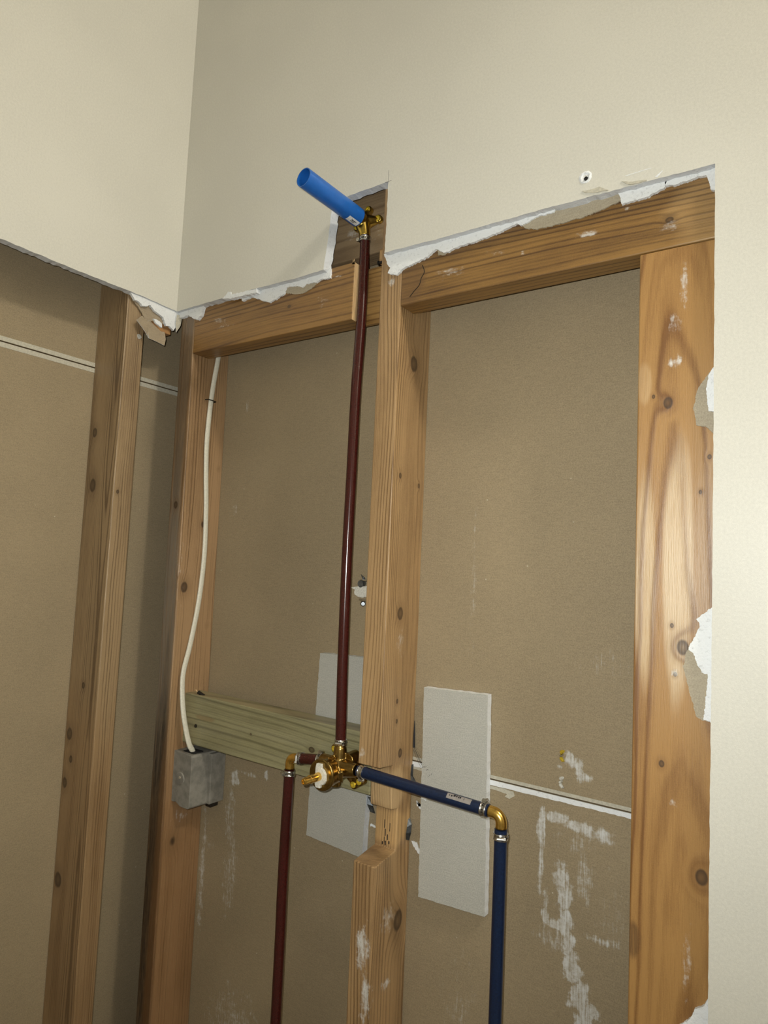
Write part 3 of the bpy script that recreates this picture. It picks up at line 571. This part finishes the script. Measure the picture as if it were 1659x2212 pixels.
tag(obj('black_fibre_tuft', bm, MAT['ink'], origin=(0.509, 0.100, 1.290)), 'tuft of black fibres in the gap beside the middle stud', 'fibre tuft')

# wall anchors poking through the brown sheet
def anchor(x, z, col, label, yellow):
    t = tag(empty('wall_anchor', (x, YB, z)), label, 'wall anchor')
    bm = bmesh.new()
    for s in (-1, 1):
        tube(bm, [(x - .002, YB+.0005, z + s*.0015), (x + .000, YB - .004, z + s*.0042), (x + .003, YB - .006, z + s*.0060), (x+.004, YB - .004, z + s*.0066)], [.0016, .0024, .0022, .0008], seg=8)
    obj('wing', bm, col, t)
    bm = bmesh.new(); tube(bm, [(x, YB+.0005, z), (x, YB - .008, z), (x, YB - .010, z)], [.0016, .0016, .0003], seg=8)
    obj('screw_tip', bm, MAT['steel'] if yellow else MAT['white_plastic'], t)
anchor(0.740, 1.324, MAT['yellow'], 'small yellow wall anchor poking through the brown drywall', True)
anchor(0.740, 1.290, MAT['white_plastic'], 'small white wall anchor below the yellow one', False)
t = tag(empty('toggle_anchor', (0.400, YB, 1.524)), 'white toggle anchor burst through drywall between riser and middle stud', 'wall anchor')
p = jag([(0.378, 1.5255), (0.390, 1.5275), (0.414, 1.5290), (0.414, 1.5130), (0.404, 1.5100), (0.392, 1.5115), (0.386, 1.5150), (0.386, 1.5220)], 0.003, 0.0006, R)
obj('wing', slab(p, p, YB-.007, YB-.004, 'y', (0, 0, 0)), MAT['white_plastic'], t)
for z, x0, x1 in ((1.5385, .397, .412), (1.5065, .396, .412)): obj('pin', T([(x0, YB-.006, z), (x1, YB-.007, z - .001)], .0016, seg=10), MAT['steel'], t)
for p_, r_ in (([(0.398, YB, 1.533), (0.398, YB-.008, 1.532)], .006), ([(0.400, YB, 1.500), (0.404, YB-.006, 1.500)], [.005, .003]), ([(0.393, YB, 1.547), (0.403, YB-.006, 1.541)], [.0006, .0025])):
    obj('collar', T(p_, r_, seg=10), MAT['galv'], t)

# ================================================================== CABLE AND BOX
bxo = tag(empty('electrical_box', (0.064, 0.066, 1.120)), 'dusty grey electrical box on the corner stud, white cable entering its top', 'electrical box')
pf = [(0.0375, 1.122), (0.050, 1.122), (0.055, 1.1235), (0.060, 1.121), (0.066, 1.118), (0.089, 1.1175), (0.0915, 1.121), (0.0915, 1.206), (0.089, 1.2105), (0.0375, 1.2120)]
bm = bmesh.new(); A = [bm.verts.new((x, .030, z)) for x, z in pf]; B = [bm.verts.new((x + (.004 if x > .08 else 0), YB-.0006, z)) for x, z in pf]
fa = bm.faces.new(A); fb = bm.faces.new(B[::-1])
for i in range(len(A)): bm.faces.new((A[i], A[(i+1) % len(A)], B[(i+1) % len(A)], B[i]))
bm.normal_update(); bm.normal_update(); bmesh.ops.triangulate(bm, faces=[fa, fb])
obj('body', bm, MAT['box'], bxo, bevel=0.0016)
obj('side_ear', BX(0.0905, 0.1010, 0.068, YB-.0006, 1.119, 1.208), MAT['box'], bxo, bevel=0.001)
bm = bmesh.new(); tube(bm, [(0.064, .0285, 1.166), (0.064, .0305, 1.166)], [.010, .012], seg=24); obj('knockout', bm, MAT['box'], bxo)
bm = bmesh.new(); tube(bm, [(0.064, .0275, 1.168), (0.064, .0300, 1.168)], [.0022, .0034], seg=7); obj('dirt_fleck', bm, MAT['tan'], bxo)
obj('cable_slot', BX(0.058, 0.086, 0.038, 0.060, 1.2110, 1.2128), MAT['black'], bxo)
obj('lug', BX(0.084, 0.098, 0.074, 0.092, 1.1115, 1.119), MAT['dark_steel'], bxo, bevel=0.001)
obj('lug', BX(0.0380, 0.052, 0.074, 0.090, 1.2115, 1.2170), MAT['box'], bxo, bevel=0.001)
cpts = [(0.0435, .0740, 2.000), (0.0435, .0720, 1.961), (0.0435, .0615, 1.880), (0.0435, .0565, 1.790), (0.0435, .0600, 1.720), (0.0435, .0655, 1.655), (0.0435, .0685, 1.567), (0.0440, .0620, 1.480), (0.0465, .0470, 1.403), (0.0500, .0330, 1.356),
        (0.0540, .0290, 1.325), (0.0620, .0280, 1.285), (0.0690, .0320, 1.250), (0.0740, .0370, 1.226), (0.0745, .0455, 1.2125), (0.0745, .0460, 1.200)]
bm = bmesh.new(); tube(bm, spline(cpts, 8), 0.0053, seg=16, flat=0.62, side=(1, 0, 0))
cab = tag(obj('electrical_cable', bm, MAT['cable'], origin=(0.0435, .06, 1.21), smooth=True), 'white flat electrical cable hanging beside the corner stud', 'cable')
t = tag(empty('cable_staple', (0.040, 0.059, 1.866)), 'thin dark staple pinning the white cable to the corner stud', 'staple')
bm = bmesh.new(); tube(bm, [(0.0372, .050, 1.8660), (0.0475, .0505, 1.8655), (0.0485, .0600, 1.8650), (0.0475, .0690, 1.8645), (0.0372, .0700, 1.8640)], .0010, seg=8); obj('wire', bm, MAT['dark_steel'], t)

# ================================================================== PLUMBING
PR = 0.0080
def clamp(pipe, c, d, screw_dir, rad=PR, head=1):
    """worm-drive style pinch clamp: band, raised ear, little screw"""
    c = Vector(c); d = Vector(d).normalized(); s = Vector(screw_dir).normalized(); s = (s - d*s.dot(d)).normalized(); w = d.cross(s)
    bm = bmesh.new(); lathe(bm, c - d*.0042, d, [(0, rad+.0003), (.0002, rad+.0013), (.0012, rad+.0016), (.0020, rad+.0011), (.0064, rad+.0011), (.0072, rad+.0016), (.0082, rad+.0013), (.0084, rad+.0003)], 32)
    band = obj('hose_clamp', bm, MAT['steel'], pipe, smooth=True)
    bm = bmesh.new(); e = c + s*(rad+.0030)
    tube(bm, [e - w*.0050, e + w*.0032], .0021, seg=12); tube(bm, [e + w*.0032, e + w*.0056], .0032, seg=6)
    ex = c + s*(rad+.0010)
    for q in (-.0025, .0015): tube(bm, [ex + w*q, ex + w*(q+.001) + s*.002], .0022, seg=8)
    obj('clamp_screw', bm, MAT['steel'], band)
    bm = bmesh.new()
    for k in (-2, -1, 1, 2):
        a = 0.30*k; q = c + (s*math.cos(1.2+a) + w*math.sin(1.2+a))*(rad+.0012); n = (q-c).normalized(); tube(bm, [q - n*.0004, q + n*.0006], .0011, seg=8)
    obj('band_slot', bm, MAT['dark_steel'], band)
def pipe(name, pts, mat, label, r=PR, n=6):
    bm = bmesh.new(); tube(bm, spline(pts, n) if len(pts) > 2 else [Vector(p) for p in pts], r, seg=28)
    o = obj(name, bm, mat, origin=tuple(pts[0]), smooth=True); return tag(o, label, 'pipe')
VY = 0.014
ris = pipe('water_pipe', [(0.4345, .0150, 1.2965), (0.4300, .0160, 1.420), (0.4275, .0170, 1.577), (0.4275, .0180, 1.700), (0.4270, .0195, 1.828), (0.4265, .0250, 1.950), (0.4240, .0290, 2.030), (0.4225, .0300, 2.0870)], MAT['red'], 'long dark red riser pipe from the valve up to the shower outlet')
clamp(ris, (0.4345, .0150, 1.3010), (0, 0, 1), (.45, -1, 0)); clamp(ris, (0.4226, .0300, 2.0815), (0, 0, 1), (-1, -.10, 0))
hot_e = (0.3385, .0130, 1.2590)
ph = pipe('water_pipe', [(0.4040, .0135, 1.2690), (0.3550, .0135, 1.2620)], MAT['red'], 'short dark red pipe joining the valve to its left elbow')
clamp(ph, (0.3600, .0135, 1.2627), (1, 0, .14), (-.2, -1, .1)); clamp(ph, (0.4000, .0135, 1.2684), (1, 0, .14), (0, .2, 1))
pv = pipe('water_pipe', [(0.3385, .0130, 1.2420), (0.3370, .0130, 1.078), (0.3385, .0130, 0.880), (0.3385, .0130, 0.001)], MAT['red'], 'dark red pipe going down from the left brass elbow')
clamp(pv, (0.3385, .0130, 1.2370), (0, 0, 1), (-.55, -1, 0))
pc = pipe('water_pipe', [(0.4720, .0120, 1.2675), (0.6800, .0090, 1.2620)], MAT['blue'], 'dark blue pipe running sideways from the valve through the stud notch')
clamp(pc, (0.4790, .0120, 1.2673), (1, 0, -.026), (.1, -.3, -1)); clamp(pc, (0.6740, .0091, 1.2622), (1, 0, -.026), (0, .15, 1))
pd = pipe('water_pipe', [(0.6975, .0080, 1.2440), (0.6975, .0080, 1.020), (0.6965, .0080, 0.001)], MAT['blue'], 'dark blue pipe dropping down from the right brass elbow')
clamp(pd, (0.6975, .0080, 1.2360), (0, 0, 1), (.50, -1, 0))
# faded print labels
def pipe_label(parent, a, b, r, ang0, ang1, mat, nm='label'):
    a, b = Vector(a), Vector(b); d = (b-a).normalized(); u = Vector((0, -1, 0)); u = (u - d*u.dot(d)).normalized(); w = d.cross(u)
    if w.z < 0: w = -w
    bm = bmesh.new(); g = []
    for k in range(9):
        t = math.radians(ang0 + (ang1-ang0)*k/8); n = u*math.cos(t) + w*math.sin(t); g.append((bm.verts.new(a + n*r), bm.verts.new(b + n*r)))
    for (p0, p1), (q0, q1) in zip(g, g[1:]): bm.faces.new((p0, p1, q1, q0))
    return obj(nm, bm, mat, parent)
lb = pipe_label(pc, (0.6215, .0098, 1.26355), (0.6570, .0093, 1.26260), PR+.0002, 22, 76, MAT['label'])
for k, (a, b, h0, h1) in enumerate([(.006, .008, 44, 60), (.0095, .0125, 50, 70), (.0132, .0150, 50, 68), (.0165, .0180, 44, 66), (.0187, .0205, 46, 66), (.0245, .0252, 40, 58), (.003, .0042, 46, 60)]):
    pipe_label(lb, (0.6215+a, .0097, 1.26352), (0.6215+b, .0097, 1.26345), PR+.00035, h0, h1, MAT['ink'], 'print')

def elbow(c, d1, d2, label, r=0.0072, R_=0.0115):
    c = Vector(c); d1 = Vector(d1).normalized(); d2 = Vector(d2).normalized()
    t = tag(empty('brass_elbow', tuple(c)), label, 'elbow fitting')
    pts = [c + d1*.016, c + d1*R_]
    ctr = c + d1*R_*0.98 + d2*R_*0.98
    for k in range(1, 8):
        a = math.pi/2*k/8; pts.append(ctr - d2*R_*.98*math.cos(a) - d1*R_*.98*math.sin(a))
    pts += [c + d2*R_, c + d2*.016]
    bm = bmesh.new(); tube(bm, pts, [r]*len(pts), seg=28)
    obj('body', bm, MAT['brass_bright'], t, smooth=True)
    bm = bmesh.new()
    for d in (d1, d2): lathe(bm, c + d*.0150, d, [(0, .0064), (.0005, .0074), (.0014, .0074), (.0018, .0064)], 28)
    obj('collar', bm, MAT['brass'], t, smooth=True)
elbow((0.3385, .0133, 1.2597), (1, 0, .14), (0, 0, -1), 'brass elbow at the top of the red drop pipe, left of the valve', R_=.0085)
elbow((0.6975, .0085, 1.2618), (-1, 0, .026), (0, 0, -1), 'brass elbow joining the two dark blue pipes', R_=.0110)

# shower mixing valve
vc = Vector((0.4275, 0.0, 1.2590))
val = tag(empty('shower_valve', (0.4275, 0.046, 1.259)), 'aged brass shower mixing valve screwed to the greenish cross board', 'valve')
def remeshed(name, bm, mat, parent, vox=0.0009, sm=6):
    o = obj(name, bm, mat, parent)
    m = o.modifiers.new('join', 'REMESH'); m.mode = 'VOXEL'; m.voxel_size = vox; m.use_smooth_shade = True
    s = o.modifiers.new('soften', 'SMOOTH'); s.iterations = sm; s.factor = 0.5
    return o
bm = bmesh.new()
lathe(bm, (vc.x, -.0190, vc.z), (0, 1, 0), [(0, .0205), (.0005, .0222), (.0045, .0225), (.0055, .0205), (.0120, .0200), (.030, .0185), (.046, .0165), (.0600, .0150)], 40)
tube(bm, [(0.4345, .0150, vc.z), (0.4345, .0150, 1.2935)], [.0125, .0092], seg=24); tube(bm, [(0.4345, .015, 1.2925), (0.4345, .015, 1.2975)], .0082, seg=24)
tube(bm, [(vc.x, .0140, 1.2655), (0.4010, .0138, 1.2690)], [.0130, .0100], seg=24)
tube(bm, [(vc.x, .0140, 1.2640), (0.4690, .0122, 1.2675)], [.0150, .0098], seg=24)
tube(bm, [(vc.x, .0140, 1.2590), (0.4290, .0150, 1.2360)], [.0110, .0080], seg=24)
tube(bm, [(0.4480, .0150, 1.2750), (0.4500, .0350, 1.2755)], [.0120, .0135], seg=24)      # check-stop boss
tube(bm, [(0.4100, .0150, 1.2560), (0.4020, .0300, 1.2480)], [.0120, .0110], seg=24)
for ex, ez in ((0.4085, 1.2825), (0.4475, 1.2375), (0.4580, 1.2440)):
    tube(bm, [(ex, .0335, ez), (ex, .0460, ez)], .0068, seg=20); e = Vector((ex, .040, ez)); c_ = Vector((vc.x, .038, vc.z))
    tube(bm, [e, e.lerp(c_, .7)], [.0055, .0085], seg=12)
tube(bm, [(0.4290, -.006, 1.2815), (0.4310, .012, 1.2815)], [.0014, .0026], seg=10)       # cast rib
tube(bm, [(0.4480, .0000, 1.2640), (0.4480, .0040, 1.2480)], [.0030, .0020], seg=10)
remeshed('body', bm, MAT['brass'], val)
# cast letter-like raised marks on the barrel
bm = bmesh.new()
def barrel(a, y, r=.0200):
    a = math.radians(a); return Vector((vc.x + r*math.cos(a), y, vc.z + r*math.sin(a)))
for pts in ([(28, -.006), (40, -.0035)], [(40, -.0035), (28, -.001)], [(30, .004), (43, .006)], [(43, .006), (30, .009)], [(30, .009), (43, .0115)]):
    tube(bm, [barrel(a, y, .0192 - .0005*(y > 0)) for a, y in pts], .0008, seg=6)
obj('cast_mark', bm, MAT['brass_bright'], val)
for ex, ez in ((0.4085, 1.2825), (0.4475, 1.2375), (0.4580, 1.2440)):
    bm = bmesh.new(); lathe(bm, (ex, .0335, ez), (0, -1, 0), [(0, .0046), (.0012, .0046), (.0018, .0038), (.0018, .0018), (.0010, .0014), (.0010, 0)], 24)
    obj('screw', bm, MAT['yellow'], val, smooth=True)
# white retaining clip plate and stem
pp = [(-.0045, .0185), (.0045, .0185), (.0050, .0120), (.0085, .0100), (.0125, .0040), (.0130, -.0060), (.0095, -.0125), (.0045, -.0130), (.0040, -.0190), (-.0040, -.0190), (-.0060, -.0150), (-.0060, .0120)]
pp = [(x*1.0 + vc.x - .001, z*0.90 + vc.z) for x, z in pp]
o = obj('retaining_clip', slab(pp, pp, -.0235, -.0190, 'y', (0, 0, 0)), MAT['white_plastic'], val, bevel=0.0006)
bm = bmesh.new(); lathe(bm, (vc.x - .0005, -.0230, vc.z - .001), (0, -1, 0), [(0, .0062), (.0200, .0060), (.0205, .0052), (.0300, .0050), (.0325, .0044), (.0330, .0026), (.0315, .0022), (.0315, 0)], 28)
obj('stem', bm, MAT['brass_bright'], val, smooth=True)

# drop-ear elbow with three ears
ear = tag(empty('shower_outlet', (0.414, .050, 2.115)), 'brass drop-ear outlet screwed to the board in the cut-out', 'outlet fitting')
bm = bmesh.new(); ec = Vector((0.4150, .0300, 2.1120))
tube(bm, [(0.4220, .0300, 2.0860), (0.4205, .0300, 2.094), (0.4175, .0305, 2.103), (0.4150, .0300, 2.1120)], [.0088, .0094, .0115, .0130], seg=24)
tube(bm, [(0.4150, .0440, 2.1130), (0.4150, .0250, 2.1135), (0.4155, .0150, 2.1140)], [.0105, .0120, .0118], seg=24)
ears = ((0.3945, 2.1145), (0.4160, 2.1385), (0.4365, 2.1185))
for ex, ez in ears:
    tube(bm, [(ex, .0420, ez), (ex, .0498, ez)], .0066, seg=20)
    e = Vector((ex, .0470, ez)); c_ = Vector((0.415, .034, 2.114)); tube(bm, [e, e.lerp(c_, .8)], [.0045, .0125], seg=14)
remeshed('body', bm, plain('golden_brass', (0.56, 0.39, 0.085), 0.3, 1.0, 0.5, 0.15, 150, 0.1), ear, 0.0009, 4)
for ex, ez in ears:
    bm = bmesh.new(); lathe(bm, (ex, .0412, ez), (0, -1, 0), [(0, .0048), (.0010, .0048), (.0016, .0040), (.0016, .0018), (.0008, .0014), (.0008, 0)], 24)
    obj('screw', bm, MAT['yellow'], ear, smooth=True)

# bright blue protective tube over the outlet
A_, B_ = Vector((0.4165, .0160, 2.1135)), Vector((0.4055, -.1020, 2.1225)); L_ = (B_-A_).length
bt = tag(empty('protective_tube', tuple(A_)), 'bright blue open-ended plastic tube sticking out of the shower outlet', 'plastic tube')
bm = bmesh.new(); d = (B_-A_).normalized(); ro, ri = .0147, .0130
u, w = frame_for(d)
profl = [(0, .0128), (0, ro), (L_*.30, ro), (L_*.36, ro*.985), (L_-.001, ro*.985), (L_, ro*.965), (L_, ri), (.010, ri), (.008, 0.0001)]
rings = []
for h, r in profl:
    ring = []
    for k in range(64):
        t_ = 2*math.pi*k/64; rr = r
        if h >= L_*.36 and r > ri: rr = r*(1 + 0.022*max(0, math.cos(2*t_))**6)     # two moulded ridges
        ring.append(bm.verts.new(A_ + d*h + (u*math.cos(t_) + w*math.sin(t_))*rr))
    rings.append(ring)
for a, b in zip(rings, rings[1:]):
    for k in range(64): bm.faces.new((a[k], a[(k+1) % 64], b[(k+1) % 64], b[k]))
bm.faces.new(rings[-1])
obj('tube_body', bm, MAT['cap_blue'], bt, smooth=True)
def tube_patch(parent, h0, h1, a0, a1, r, mat, nm):
    upv = Vector((0, 0, 1)); upv = (upv - d*upv.dot(d)).normalized(); sd = upv.cross(d)
    if sd.x < 0: sd = -sd
    bm = bmesh.new(); g = []
    for k in range(11):
        a = math.radians(a0 + (a1-a0)*k/10); n = sd*math.cos(a) + upv*math.sin(a); g.append((bm.verts.new(A_ + d*h0 + n*r), bm.verts.new(A_ + d*h1 + n*r)))
    for (p0, p1), (q0, q1) in zip(g, g[1:]): bm.faces.new((p0, p1, q1, q0))
    return obj(nm, bm, mat, parent)
sl = tube_patch(bt, .0015, .0250, -98, -58, ro+.0002, MAT['label_white'], 'sticker')
for h0, h1, a0, a1 in ((.008, .017, -76, -70), (.009, .018, -84, -80), (.006, .0075, -74, -70), (.010, .016, -89, -87), (.017, .018, -68, -65)):
    tube_patch(sl, h0, h1, a0, a1, ro+.0004, MAT['ink'], 'print')

# ceiling lamp of the room, above and behind the camera's right
lampt = tag(empty('ceiling_light', (LAMP.x, LAMP.y, 3.1)), 'round ceiling light near the back wall, above the frame', 'ceiling light')
bm = bmesh.new(); lathe(bm, (LAMP.x, LAMP.y, 3.0995), (0, 0, -1), [(0, .07), (.006, .07), (.010, .055)], 32); obj('base', bm, MAT['white_plastic'], lampt)
